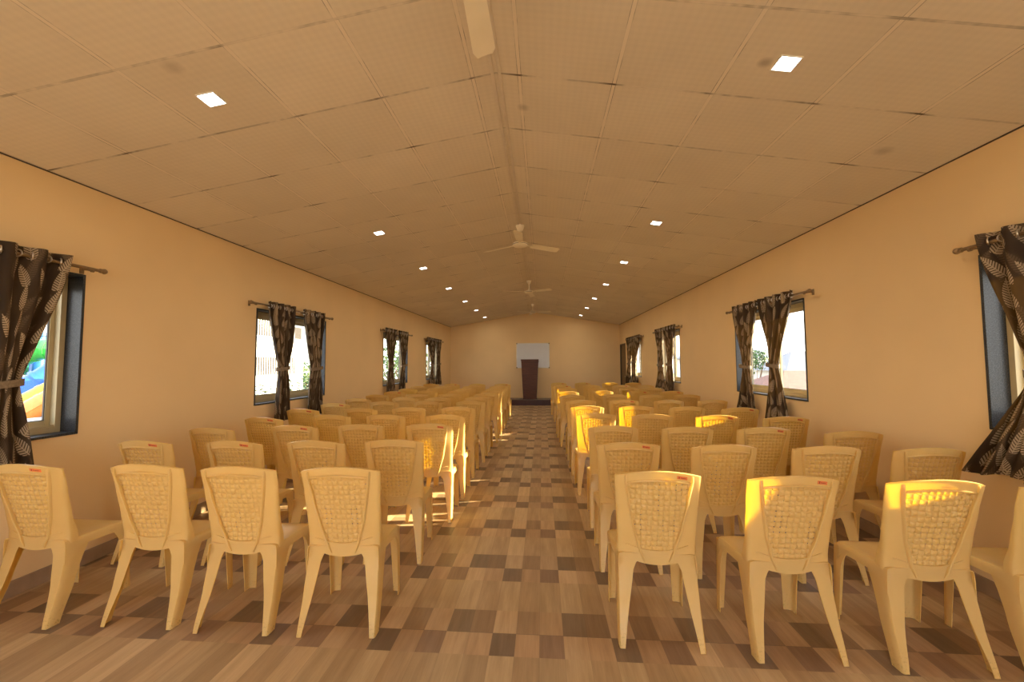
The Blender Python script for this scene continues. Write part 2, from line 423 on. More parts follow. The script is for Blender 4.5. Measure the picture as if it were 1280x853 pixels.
# ---------------------------------------------------------------- windows
def window(n, side, y0, y1, z0, z1):
    X = XL if side == 'left' else XR; s = -1 if side == 'left' else 1
    w = thing('window_%d' % n, None, None, (X, y0, z0)); w['kind'] = 'structure'
    order = ('nearest the camera', 'second from the camera', 'third from the camera', 'farthest from the camera')[(n-1) % 4]
    w['label'] = 'black granite-lined sliding window in the %s wall, %s' % (side, order); w['category'] = 'window'
    W, Hh = y1-y0, z1-z0
    def bx(bm, d0, d1, a, b, c, e): # depth d outward
        xx = sorted((s*d0, s*d1)); box(bm, xx[0], xx[1], a, b, c, e)
    bm = bmesh.new(); t = .018; D = WT-.002
    bx(bm, -.006, D, 0, t, 0, Hh); bx(bm, -.006, D, W-t, W, 0, Hh); bx(bm, -.008, D, t, W-t, 0, t); bx(bm, -.006, D, t, W-t, Hh-t, Hh)
    finish('granite_lining', bm, M['granite'], w, bevel=.002)
    # frame
    f = .035; bm = bmesh.new(); a, b, c, e = t, W-t, t, Hh-t
    for (p0, p1, q0, q1) in ((a, a+f, c, e), (b-f, b, c, e), (a+f, b-f, c, c+f*1.2), (a+f, b-f, e-f*1.5, e)): bx(bm, .115, .195, p0, p1, q0, q1)
    for dd in (.125, .160): # track ribs
        bx(bm, dd-.004, dd-.001, a+f, b-f, c+f*1.2, c+f*1.2+.012)
    finish('window_frame', bm, M['alu'], w, bevel=.002)
    mid = W/2; sw = .042
    for k, (p0, p1, d) in enumerate(((a+f*.6, mid+.022, .124), (mid-.022, b-f*.6, .160))):
        bm = bmesh.new(); c2, e2 = c+f, e-f*1.3; T = .024
        for (u0, u1, v0, v1) in ((p0, p0+sw, c2, e2), (p1-sw, p1, c2, e2), (p0+sw, p1-sw, c2, c2+sw*1.25), (p0+sw, p1-sw, e2-sw, e2)):
            bx(bm, d, d+T, u0, u1, v0, v1)
        sa = finish('sash', bm, M['alu'], w, bevel=.002)
        bm = bmesh.new(); g = .005
        for (u0, u1, v0, v1) in ((p0+sw, p0+sw+g, c2+sw, e2-sw), (p1-sw-g, p1-sw, c2+sw, e2-sw), (p0+sw, p1-sw, c2+sw*1.25, c2+sw*1.25+g), (p0+sw, p1-sw, e2-sw-g, e2-sw)):
            bx(bm, d+.006, d+.018, u0, u1, v0, v1)
        finish('gasket', bm, M['gasket'], sa)
        bm = bmesh.new(); bx(bm, d+.010, d+.014, p0+sw-.004, p1-sw+.004, c2+sw*1.2, e2-sw+.004)
        finish('pane', bm, M['glass'], sa)
        bm = bmesh.new(); bx(bm, d-.006, d, (p1-.028 if k == 0 else p0+.012), (p1-.014 if k == 0 else p0+.026), Hh*.46, Hh*.54)
        finish('latch', bm, M['gasket'], sa, bevel=.002)
    return w
n = 0
for side in ('left', 'right'):
    for wv in WIN[side]:
        n += 1; window(n, side, *wv)
# door in the right wall by the far corner
d = thing('door_1', None, None, (XR, DOOR[0], 0)); struct(d, 'brown flush door in the right wall beside the far corner', 'door')
bm = bmesh.new(); W = DOOR[1]-DOOR[0]
box(bm, -.012, .10, 0, .045, 0, 2.13); box(bm, -.012, .10, W-.045, W, 0, 2.13); box(bm, -.012, .10, .045, W-.045, 2.085, 2.13)
finish('door_frame', bm, M['door_frame'], d, bevel=.003)
bm = bmesh.new(); box(bm, .03, .07, .048, W-.048, .008, 2.082); lf = finish('door_leaf', bm, M['door'], d, bevel=.002)
bm = bmesh.new(); lathe(bm, [(.004, 0), (.022, 0), (.022, .006), (.008, .01), (.008, .03), (.004, .03)], n=16)
bmesh.ops.rotate(bm, verts=bm.verts, matrix=Matrix.Rotation(-PI/2, 3, 'Y')); bmesh.ops.translate(bm, verts=bm.verts, vec=(.03, .12, 1.0))
box(bm, -.002, .008, .11, .23, .99, 1.01)
finish('door_handle', bm, M['steel'], lf, smooth=40)

# ---------------------------------------------------------------- curtains and rods
def curtain(side, top, tie, bot, label, ztie=1.43, zbot=.82, seed=0, ztop=2.245):
    X = XL if side == 'left' else XR; s = 1 if side == 'left' else -1   # s: into the room
    y0 = (top[0]+top[1])/2
    root = thing('curtain', label, 'curtain', (X+s*.09, y0, 0), 0, 'fern-print curtains at the %s windows' % side)
    rnd = random.Random(seed)
    NF = 4; nu, nv = 84, 74
    cloth = 1.15; ph = rnd.random()*.6
    def edge(z):
        if z >= ztie:
            t = (ztop-z)/(ztop-ztie); k = t**1.25; k = k*k*(3-2*k)*.35+k*.65
            a = [top[i]*(1-k)+tie[i]*k for i in (0, 1)]
        else:
            t = (ztie-z)/(ztie-zbot); k = t**1.15
            a = [tie[i]*(1-k)+bot[i]*k for i in (0, 1)]
        return a
    bm = bmesh.new(); uvl = bm.loops.layers.uv.new('UVMap'); G = []
    for j in range(nv+1):
        v = j/nv; row = []
        for i in range(nu+1):
            u = i/nu
            z = ztop + (zbot-ztop)*v
            a, b = edge(z)
            tt = abs(z-ztie); pinch = math.exp(-(tt/.16)**2)
            topk = max(0, 1-(ztop-z)/.5)
            fold = math.cos(2*PI*NF*u)                         # +: toward the room
            amp = (.036*topk + .024*(1-topk)*(.75+.5*math.sin(7*u+ph*13)))*(1-.35*pinch)
            wob = .012*math.sin(5.1*u+3*z+ph*7)*(1-topk)
            y = a+(b-a)*(u + (.016*math.sin(2*PI*NF*u*2+ph)+.020*math.sin(2*PI*1.5*u+ph*11+z*2))*(1-topk)*4*u*(1-u))
            dx = amp*fold + wob + .012*math.sin(2*PI*(NF*1.7)*u+2.3*z+ph*9)*(1-topk)*(1-pinch)
            dx += .028*(1-topk)*(1-((u-.5)*2)**2)*(.4+.6*pinch)    # belly
            zz = z - (0 if v < .9 else .018*math.sin(2*PI*u*1.3+ph*5)*(v-.9)*10) - .012*(1-pinch)*0
            row.append((bm.verts.new((s*dx, y-y0, zz)), (u*cloth+seed*.37, z*1.0+seed*.21)))
        G.append(row)
    for j in range(nv):
        for i in range(nu):
            q = (G[j][i], G[j][i+1], G[j+1][i+1], G[j+1][i])
            f = bm.faces.new([p[0] for p in q])
            for l, p in zip(f.loops, q): l[uvl].uv = p[1]
    finish('cloth', bm, M['curtain'], root, smooth=80, solid=.0022)
    # tie band
    ym = (tie[0]+tie[1])/2-y0; hw = (tie[1]-tie[0])/2+.010; bm = bmesh.new(); rings = []
    for k in range(28):
        a = 2*PI*k/28; cx = .016+.050*math.cos(a); cy = ym+hw*math.sin(a)
        zo = .012*math.sin(a)
        rings.append([(s*(cx*m), ym+(cy-ym)*m, ztie+zo+dz) for m, dz in ((1, -.022), (1.06, -.022), (1.06, .022), (1, .022))])
    rings.append(rings[0]); loft(bm, rings, True, False); bmesh.ops.remove_doubles(bm, verts=bm.verts, dist=1e-5)
    finish('tieback', bm, M['tie'], root, smooth=50)
    for k in range(NF*2):
        u = (k+.5)/(NF*2); a, b = edge(ztop-.06)
        bm = bmesh.new(); torus(bm, (0, 0, 0), .0235, .0045, 'x', 16, 6)
        dirn = -1 if k % 2 == 0 else 1   # slope of the fold where the rod passes
        ang = math.radians(62)*dirn*s
        bmesh.ops.rotate(bm, verts=bm.verts, matrix=Matrix.Rotation(ang, 3, 'Z'))
        bmesh.ops.translate(bm, verts=bm.verts, vec=(0, a+(b-a)*u-y0, ztop-.055))
        finish('eyelet', bm, M['steel'], root, smooth=60)
    return root
def rod(side, ya, yb, z, label):
    X = XL if side == 'left' else XR; s = 1 if side == 'left' else -1
    r = thing('curtain_rod', label, 'curtain rod', (X+s*.09, ya, z), 0, None)
    L = yb-ya; bm = bmesh.new(); tube(bm, [(0, .03, 0), (0, L-.03, 0)], .0115, 14); finish('pole', bm, M['rod'], r, smooth=40)
    for y, dd in ((.03, -1), (L-.03, 1)):
        bm = bmesh.new(); lathe(bm, [(.003, -.002), (.016, 0), (.017, .012), (.012, .016), (.019, .024), (.021, .034), (.016, .044), (.004, .048)], n=16)
        bmesh.ops.rotate(bm, verts=bm.verts, matrix=Matrix.Rotation(-PI/2*dd, 3, 'X')); bmesh.ops.translate(bm, verts=bm.verts, vec=(0, y, 0))
        finish('finial', bm, M['rod'], r, smooth=50)
        bm = bmesh.new(); yy = y-dd*.05
        box(bm, *(sorted((-s*.088, -s*.082))), yy-.014, yy+.014, -.03, .03)
        tube(bm, [(-s*.084, yy, 0), (-s*.04, yy, -.004), (0, yy, -.013)], .006, 8)
        tube(bm, [(0, yy-.008, -.012), (0, yy+.008, -.012)], .012, 10)
        finish('bracket', bm, M['rod'], r, smooth=40)
    return r
rods = [('left', 1.02, 2.82, 2.185, 'nearest the camera'), ('left', 4.39, 6.19, 2.188, 'second from the camera'), ('left', 8.27, 10.16, 2.188, 'third from the camera'), ('left', 11.45, 13.45, 2.188, 'farthest from the camera'),
        ('right', 1.02, 2.84, 2.20, 'nearest the camera'), ('right', 4.32, 6.17, 2.20, 'second from the camera'), ('right', 8.30, 10.15, 2.20, 'third from the camera'), ('right', 11.40, 13.40, 2.21, 'farthest from the camera')]
for sd, a, b, z, w in rods: rod(sd, a, b, z, 'brown metal curtain rod over the %s-wall window %s' % (sd, w))
cur = [('left', (1.95, 2.585), (2.10, 2.348), (2.02, 2.42), 'brown fern-print curtain cut by the left edge of the photo', 1.36, .84),
 ('left', (4.675, 5.184), (4.872, 5.064), (4.85, 5.157), 'brown tied fern-print curtain, nearer one at second left window', 1.42, .77),
 ('left', (5.406, 5.924), (5.600, 5.880), (5.56, 5.89), 'brown tied fern-print curtain, farther one at second left window', 1.41, .75),
 ('left', (8.40, 9.03), (8.61, 8.845), (8.47, 8.91), 'brown tied fern-print curtain, nearer one at third left window', 1.43, .86),
 ('left', (9.18, 9.79), (9.38, 9.69), (9.27, 9.71), 'brown tied fern-print curtain, farther one at third left window', 1.43, .85),
 ('left', (11.57, 12.33), (11.92, 12.22), (11.76, 12.36), 'brown tied fern-print curtain, nearer one at farthest left window', 1.45, .83),
 ('left', (12.44, 13.13), (12.62, 13.02), (12.50, 13.15), 'brown tied fern-print curtain, farther one at farthest left window', 1.45, .80),
 ('right', (2.06, 2.692), (2.385, 2.475), (2.42, 2.85), 'brown fern-print curtain cut by the right edge of the photo', 1.40, .79),
 ('right', (1.25, 1.88), (1.50, 1.72), (1.42, 1.84), 'brown tied fern-print curtain, nearer one at nearest right window', 1.42, .80),
 ('right', (5.316, 5.937), (5.550, 5.770), (5.485, 5.965), 'brown tied fern-print curtain, farther one at second right window', 1.42, .83),
 ('right', (4.579, 5.257), (4.905, 5.100), (4.755, 5.212), 'brown tied fern-print curtain, nearer one at second right window', 1.44, .80),
 ('right', (9.28, 9.91), (9.42, 9.76), (9.32, 10.05), 'brown tied fern-print curtain, farther one at third right window', 1.41, .88),
 ('right', (8.52, 9.26), (8.74, 9.08), (8.62, 9.19), 'brown tied fern-print curtain, nearer one at third right window', 1.43, .86),
 ('right', (12.42, 13.25), (12.75, 13.10), (12.64, 13.30), 'brown tied fern-print curtain, farther one at farthest right window', 1.43, .82),
 ('right', (11.55, 12.38), (11.98, 12.42), (11.82, 12.60), 'brown tied fern-print curtain, nearer one at farthest right window', 1.50, .86)]
for k, (sd, tp, ti, bo, lb, zt, zb) in enumerate(cur):
    curtain(sd, tp, ti, bo, lb, zt, zb, seed=k+1, ztop=2.245 if sd == 'left' else 2.262)

# ---------------------------------------------------------------- ceiling lights
def ceil_z(x): return ZT-(ZT-ZL)*(RX-x)/(RX-XL) if x < RX else ZT-(ZT-ZR)*(x-RX)/(XR-RX)
ordn = ['first', 'second', 'third', 'fourth', 'fifth', 'sixth', 'seventh', 'eighth', 'ninth', 'tenth', 'eleventh', 'twelfth']
LED_W = 3.2
for sx, nm in ((-1.955, 'left'), (1.325, 'right')):
    th = math.atan((ZT-ZL)/(RX-XL)) if sx < 0 else -math.atan((ZT-ZR)/(XR-RX))
    for k, y in enumerate((2.21, 4.72, 6.56, 8.41, 10.24, 12.01, 13.87)):
        t = thing('ceiling_light', 'square recessed ceiling light, %s from the camera in the %s row' % (ordn[k], nm), 'ceiling light', (sx, y, ceil_z(sx)), 0, 'square lights in the ceiling')
        t.rotation_euler = (0, -th, 0)
        a, b = .056, .050
        bm = bmesh.new()
        for q in ((-a, -b, -a, a), (b, a, -a, a), (-b, b, -a, -b), (-b, b, b, a)): box(bm, *q, -.006, .001)
        finish('trim_frame', bm, M['light_frame'], t, bevel=.001)
        bm = bmesh.new(); box(bm, -b, b, -b, b, -.0035, .001); finish('diffuser', bm, M['led'], t)
        L = bpy.data.lights.new('led_lamp', 'AREA'); L.shape = 'SQUARE'; L.size = .095; L.energy = LED_W; L.color = (1, .86, .62)
        lo = bpy.data.objects.new('led_lamp', L); C.objects.link(lo); lo.parent = t; lo.location = (0, 0, -.009)

# ---------------------------------------------------------------- ceiling fans
def fan(y, ang, label):
    t = thing('ceiling_fan', label, 'ceiling fan', (RX, y, ZT), 0, 'ceiling fans along the ridge')
    bm = bmesh.new(); lathe(bm, [(.006, -.004), (.060, -.004), (.058, -.02), (.036, -.078), (.018, -.09), (.006, -.09)], n=24); finish('canopy', bm, M['fan'], t, smooth=40)
    bm = bmesh.new(); lathe(bm, [(.011, -.08), (.011, -.215)], n=14); finish('down_rod', bm, M['fan'], t, smooth=40)
    bm = bmesh.new(); lathe(bm, [(.008, -.205), (.03, -.208), (.035, -.228), (.055, -.236), (.095, -.247), (.104, -.262), (.104, -.277), (.085, -.292), (.045, -.30), (.01, -.302)], n=32); mo = finish('motor', bm, M['fan'], t, smooth=40)
    bm = bmesh.new(); lathe(bm, [(.1045, -.2665), (.1055, -.267), (.1055, -.272), (.1045, -.2725)], n=32); finish('motor_band', bm, M['fan_dark'], mo)
    for k in range(3):
        a = ang+k*2*PI/3; bm = bmesh.new()
        R = []
        for i in range(13):
            u = i/12; r = .17+(.60-.17)*u; hw = .046+.012*u-(.0 if u < .93 else .02)
            row = []
            for w in (-1, -.5, 0, .5, 1):
                row.append((r, w*hw, -.268-w*.012+.004*(1-w*w)-.01*u))
            R.append([bm.verts.new(p) for p in row])
        for p, q in zip(R[:-1], R[1:]):
            for i in range(4): bm.faces.new((p[i], p[i+1], q[i+1], q[i]))
        bl = finish('blade', bm, M['fan'], t, smooth=40, solid=.004)
        bl.rotation_euler = (0, 0, a)
        bm = bmesh.new(); box(bm, .095, .20, -.02, .02, -.272, -.266); box(bm, .09, .11, -.012, .012, -.274, -.262)
        finish('blade_iron', bm, M['fan'], bl, bevel=.003)
fan(1.40, math.radians(90), 'cream ceiling fan nearest the camera, only one blade in view')
fan(5.40, math.radians(30), 'cream ceiling fan over the ridge, second from the camera')
fan(9.10, math.radians(-37), 'cream ceiling fan over the ridge, third from the camera')
fan(12.80, math.radians(-20), 'cream ceiling fan over the ridge, closest to the far wall')

# ---------------------------------------------------------------- far end: dais, lectern, whiteboard
t = thing('dais', 'low dark maroon platform in front of the far wall', 'platform', (-.25, 14.26, 0))
bm = bmesh.new(); box(bm, -1.9, 1.9, .012, .685, 0, .178); finish('base', bm, M['dais'], t, bevel=.004)
bm = bmesh.new(); box(bm, -1.91, 1.91, 0, .685, .178, .20); finish('platform_top', bm, M['dais_top'], t, bevel=.004)
t = thing('lectern', 'tall tapering dark wood lectern standing on the maroon platform', 'lectern', (-.435, 14.42, .20))
def trap(bm, zb, zt, y0, y1, wb, wt, ):
    loft(bm, [[(-wb, y0, zb), (wb, y0, zb), (wb, y1, zb), (-wb, y1, zb)], [(-wt, y0, zt), (wt, y0, zt), (wt, y1, zt), (-wt, y1, zt)]])
w = lambda z: .235+(.305-.235)*z/1.38
bm = bmesh.new(); n = 9
for k in range(n):
    z0, z1 = .02+k*1.34/n, .02+(k+1)*1.34/n-.008
    trap(bm, z0, z1, 0, .02, w(z0), w(z1))
trap(bm, .02, 1.355, .006, .018, w(.02)-.004, w(1.355)-.004)
finish('front_panel', bm, M['wood'], t, bevel=.002)
for sg in (-1, 1):
    bm = bmesh.new(); loft(bm, [[(sg*w(.02), .022, .02), (sg*w(.02), .38, .02), (sg*(w(.02)-.018), .38, .02), (sg*(w(.02)-.018), .022, .02)], [(sg*w(1.35), .022, 1.35), (sg*w(1.35), .38, 1.30), (sg*(w(1.35)-.018), .38, 1.30), (sg*(w(1.35)-.018), .022, 1.35)]])
    finish('side_panel', bm, M['wood'], t)
bm = bmesh.new(); box(bm, -.245, .245, -.01, .39, 0, .02); finish('plinth', bm, M['wood'], t, bevel=.003)
bm = bmesh.new(); loft(bm, [[(-.315, -.012, 1.358), (.315, -.012, 1.358), (.315, -.012, 1.405), (-.315, -.012, 1.405)], [(-.315, .40, 1.30), (.315, .40, 1.30), (.315, .40, 1.325), (-.315, .40, 1.325)]])
finish('reading_top', bm, M['wood'], t, bevel=.003)
bm = bmesh.new(); box(bm, -.25, .25, .024, .36, .75, .768); finish('shelf', bm, M['wood'], t)
t = thing('whiteboard', 'framed whiteboard on the far wall behind the lectern', 'whiteboard', (-.33, YB, 1.745))
bm = bmesh.new(); box(bm, -.59, .59, -.016, -.002, -.44, .44); finish('writing_surface', bm, M['board'], t)
bm = bmesh.new()
for q in ((-.605, -.585, -.455, .455), (.585, .605, -.455, .455), (-.585, .585, -.455, -.437), (-.585, .585, .437, .455)): box(bm, q[0], q[1], -.022, -.001, q[2], q[3])
finish('frame', bm, M['board_frame'], t, bevel=.002)
for sx in (-1, 1):
    for sz in (-1, 1):
        bm = bmesh.new(); a, b = sorted((sx*.57, sx*.612)); c, e = sorted((sz*.42, sz*.462)); box(bm, a, b, -.026, -.0005, c, e)
        finish('corner_cap', bm, M['brown_plastic'], t, bevel=.008)

# ---------------------------------------------------------------- the moulded chair
def lerp(a, b, t): return a+(b-a)*t
def pw(z, tab):
    for (a, va), (b, vb) in zip(tab[:-1], tab[1:]):
        if z <= b:
            t = max(0, (z-a)/(b-a)); t = t*t*(3-2*t)*.3+t*.7
            return lerp(va, vb, t)
    return tab[-1][1]
YBt = [(0, -.004), (.20, .047), (.38, .078), (.47, .080), (.60, .052), (.75, .012), (.905, -.034)]
HW = [(0, .214), (.20, .209), (.40, .203), (.52, .203), (.70, .211), (.88, .220)]
RB = [(.40, .062), (.475, .092), (.60, .127), (.75, .153), (.86, .170)]
FW = [(0, .004), (.35, .012), (.5, .024), (.88, .044)]
def ysurf(x, z):
    return pw(z, YBt)+pw(z, FW)*(min(1.15, abs(x)/.21))**2.1
def ztop(x): return .912-.036*(abs(x)/.22)**2
def zbot(x): return .392+.030*min(1, abs(x)/.155)**2
def make_chair(sticker):
    root = thing('plastic_chair', None, 'chair', (0, 0, 0))
    # --- backrest shell: grid with a trapezoid opening
    bm = bmesh.new()
    ts = [0, .07, .145] + [lerp(.145, .905, k/14) for k in range(1, 14)] + [.905, .95, 1.0]
    def cols(z):
        r, h = pw(z, RB), pw(z, HW); fl = pw(z, [(.38, .050), (.46, .040), (.60, .020), (.88, .011)])
        L = [(h+.0005, fl), (h, fl*.5), (h-.001, .006), (h-.005, 0)]
        for k in range(1, 6): L.append((lerp(h-.005, r, k/5), 0))
        mid = [(r*(1-2*k/12), 0) for k in range(1, 12)]
        return [(-a, b) for a, b in L]+[(-a, b) for a, b in mid]+[(a, b) for a, b in L[::-1]]
    G = []
    for t_ in ts:
        zc = lerp(.40, .90, t_); row = []
        for (x, f) in cols(zc):
            z = lerp(zbot(x), ztop(x), t_)
            row.append(bm.verts.new((x, ysurf(x, z)+f, z)))
        G.append(row)
    ncol = len(G[0]); i0, i1 = 8, ncol-9
    for j in range(len(ts)-1):
        for i in range(ncol-1):
            if i0 <= i < i1 and 2 <= j < len(ts)-3: continue
            bm.faces.new((G[j][i], G[j][i+1], G[j+1][i+1], G[j+1][i]))
    # top lip turned forward
    lip = [bm.verts.new((v.co.x, v.co.y+.012, v.co.z+.001)) for v in G[-1][2:-2]]
    for k, v in enumerate(G[-1][2:-3]): bm.faces.new((v, G[-1][2:-2][k+1], lip[k+1], lip[k]))
    back = finish('backrest', bm, M['chair'], root, smooth=50, solid=.0042, offset=0)
    # --- raised ribs joined to the same mesh
    bm = bmesh.new(); bm.from_mesh(back.data)
    def ribline(pts, wd=.0068, hh=.0145):
        rings = []
        for i, (x, z) in enumerate(pts):
            a = pts[max(i-1, 0)]; b = pts[min(i+1, len(pts)-1)]
            tx, tz = b[0]-a[0], b[1]-a[1]; l = math.hypot(tx, tz); nx, nz = -tz/l, tx/l
            e = .35 if i in (0, len(pts)-1) else 1
            ring = []
            for q, h in ((-1, .001), (-.8, -hh*.8*e), (0, -hh*e), (.8, -hh*.8*e), (1, .001)):
                X, Z = x+nx*q*wd, z+nz*q*wd
                ring.append((X, ysurf(X, Z)-.0015+h, Z))
            rings.append(ring)
        loft(bm, rings)
    for sg in (-1, 1):
        ribline([(sg*pw(z, RB), z) for z in [.408+.475*k/16 for k in range(17)]])
    ribline([(lerp(-.17, .17, k/20), ztop(lerp(-.17, .17, k/20))-.047) for k in range(21)], .0056, .0125)
    ribline([(lerp(-.165, .165, k/20), zbot(lerp(-.165, .165, k/20))+.071) for k in range(21)], .0045, .008)
    # moulded oval emblem on the top rail
    ring = []; ctr = bm.verts.new((0, ysurf(0, .881)-.0045, .881))
    for k in range(16):
        a = 2*PI*k/16; X, Z = .026*math.cos(a), .881+.0085*math.sin(a); ring.append(bm.verts.new((X, ysurf(X, Z)-.0022, Z)))
    for k in range(16): bm.faces.new((ctr, ring[k], ring[(k+1) % 16]))
    bm.to_mesh(back.data); bm.free()
    for p in back.data.polygons: p.use_smooth = True
    back.data.set_sharp_from_angle(angle=math.radians(50))
    # --- woven panel with real perforations
    bm = bmesh.new(); P = .0290; h = .0033; nx, nz = 12, 14; z0 = .462
    e_ = h/P; fr = [e_, e_+.07, .32, .5, .68, 1-e_-.07, 1-e_]
    xs_, zs_ = [], []
    for i in range(nx):
        for f in fr: xs_.append((-nx*P/2+(i+f)*P, i, f))
    for j in range(nz):
        for f in fr: zs_.append((z0+(j+f)*P, j, f))
    V = {}
    def relief(i, u, j, v):
        u = min(1, max(0, (u-e_)/(1-2*e_))); v = min(1, max(0, (v-e_)/(1-2*e_)))
        if (i+j) % 2 == 0: return .0068*math.sin(PI*v)**.25*(.20+.80*math.sin(PI*u)**.35)
        return .0068*math.sin(PI*u)**.25*(.20+.80*math.sin(PI*v)**.35)
    def lim(z): return pw(z, RB)+.001
    def zl(x): return zbot(x)+.066, ztop(x)-.044
    for a, (x, i, u) in enumerate(xs_):
        for b, (z, j, v) in enumerate(zs_):
            zlo, zhi = zl(x); zz = min(max(z, zlo), zhi); L = lim(zz); xx = min(max(x, -L), L)
            e = 1 if (zz == z and xx == x) else .15
            V[a, b] = bm.verts.new((xx, ysurf(xx, zz)+.0065-relief(i, u, j, v)*e, zz))
    for a in range(len(xs_)-1):
        for b in range(len(zs_)-1):
            if xs_[a][1] != xs_[a+1][1] and zs_[b][1] != zs_[b+1][1]: continue   # the hole
            q = [V[a, b], V[a+1, b], V[a+1, b+1], V[a, b+1]]
            area = (q[1].co-q[0].co).cross(q[3].co-q[0].co).length + (q[1].co-q[2].co).cross(q[3].co-q[2].co).length
            if area > 2e-7: bm.faces.new(q)
    for v in [v for v in bm.verts if not v.link_faces]: bm.verts.remove(v)
    finish('woven_panel', bm, M['chair'], back, smooth=55, solid=.0022, offset=0)
    if sticker:
        bm = bmesh.new(); nX = 8; x0, x1 = .085, .140
        for k in range(nX):
            xa, xb = lerp(x0, x1, k/nX), lerp(x0, x1, (k+1)/nX); q = []
            for X, dz in ((xa, -.009), (xb, -.009), (xb, .008), (xa, .008)):
                Z = ztop(X)-.022+dz; q.append(bm.verts.new((X, ysurf(X, Z)-.0033, Z)))
            f = bm.faces.new(q)
        for X, wd, a, b in ((.094, .004, -.006, .005), (.104, .003, -.003, .001), (.109, .003, -.003, .001), (.114, .003, -.003, .001), (.119, .003, -.003, .001), (.125, .003, -.003, .001)):
            q = []
            for xx, dz in ((X, a), (X+wd, a), (X+wd, b), (X, b)):
                Z = ztop(xx)-.022+dz; q.append(bm.verts.new((xx, ysurf(xx, Z)-.0040, Z)))
            bm.faces.new(q).material_index = 1
        finish('sticker', bm, [M['sticker'], M['sticker_mark']], back, solid=.0003)
        back.children[-1]['label'] = 'orange sticker'
    # --- seat with skirt
    bm = bmesh.new(); nu, nv = 20, 18; S = []
    def hws(y): return lerp(.197, .214, max(0, min(1, (y-.08)/.3)))
    ya, yf = .078, .425
    for j in range(nv+1):
        v = j/nv; row = []
        for i in range(nu+1):
            u = -1+2*i/nu; y = lerp(ya, yf, v)
            yy = y + .020*(1-u*u)*v**3 - .006*abs(u)**6*v**4*3
            z = .447 - .020*(1-u*u)*math.sin(PI*min(1, v*1.15)*.9)**.8 - .014*max(0, v-.75)**2*16 + .004*u*u
            if abs(u) > .9: z -= (abs(u)-.9)*.06
            row.append(bm.verts.new((u*hws(y), yy, z)))
        S.append(row)
    for j in range(nv):
        for i in range(nu): bm.faces.new((S[j][i], S[j][i+1], S[j+1][i+1], S[j+1][i]))
    path = [S[j][0] for j in range(nv+1)]+[S[nv][i] for i in range(1, nu+1)]+[S[j][nu] for j in range(nv-1, -1, -1)]
    def low(k):
        n1, n2 = nv, nv+nu
        if k <= n1: w_ = 2*k/n1-1
        elif k <= n2: w_ = 2*(k-n1)/nu-1
        else: w_ = 2*(k-n2)/n1-1
        return .398-.085*abs(w_)**5
    prev = None
    for k, v in enumerate(path):
        zb = low(k); nrm = Vector((v.co.x, 0, 0)).normalized() if (k < nv or k > nv+nu) else Vector((v.co.x*.0, 1, 0))
        q = [v]
        for f, o_ in ((.12, .003), (.4, .0055), (1, .006)):
            q.append(bm.verts.new((v.co.x+nrm.x*o_, v.co.y+nrm.y*o_, lerp(v.co.z, zb, f))))
        if prev:
            for a in range(3): bm.faces.new((prev[a], q[a], q[a+1], prev[a+1]))
        prev = q
    finish('seat', bm, M['chair'], root, smooth=45, solid=.0040, offset=0)
    # --- legs: L-section channels
    for sg in (-1, 1):
        bm = bmesh.new(); rings = []
        for k in range(15):     # rear leg
            z = .4235*(1-k/14); ho = pw(z, HW); bl = max(0, min(1, (z-.22)/.18))
            wf = pw(z, [(0, .028), (.36, .078), (.40, .092), (.44, .118)]); fl = pw(z, [(0, .060), (.25, .078), (.33, .088), (.38, .100), (.44, .125)])
            Y = lambda x: lerp(ysurf(.2, z), ysurf(x, z), bl)
            pts = [(ho-wf, Y(ho-wf)), (ho-wf*.72, Y(ho-wf*.72)), (ho-wf*.4, Y(ho-wf*.4)), (ho-.005, Y(ho-.005)), (ho-.001, Y(ho-.001)+.006), (ho, Y(ho)+fl*.5), (ho+.0005, Y(ho)+fl)]
            rings.append([(sg*a, b, z) for a, b in pts])
        loft(bm, rings, closed=False)
        rl = finish('leg', bm, M['chair'], root, smooth=50, solid=.0045, offset=0)
        bm = bmesh.new(); rings = []
        for k in range(13):     # front leg
            z = .425*(1-k/12); ho = pw(z, [(0, .213), (.42, .214)])+.004; y0 = pw(z, [(0, .452), (.30, .438), (.43, .428)])
            wf = pw(z, [(0, .044), (.30, .060), (.37, .075), (.43, .12)]); fl = pw(z, [(0, .046), (.30, .062), (.37, .082), (.43, .13)])
            yq = y0+.004
            pts = [(ho-wf, yq+.003), (ho-wf*.5, yq+.002), (ho-.007, yq-.001), (ho-.001, yq-.008), (ho, yq-fl*.5), (ho-.001, yq-fl)]
            rings.append([(sg*a, b, z) for a, b in pts])
        loft(bm, rings, closed=False)
        finish('leg', bm, M['chair'], root, smooth=50, solid=.0045, offset=0)
    return root
def dup(root):
    r = root.copy(); C.objects.link(r)
    for ch in list(root.children):
        c = ch.copy(); C.objects.link(c); c.parent = r
        for g in list(ch.children):
            d_ = g.copy(); C.objects.link(d_); d_.parent = c
    return r
protoA, protoB = make_chair(True), make_chair(False)
usedA = usedB = False
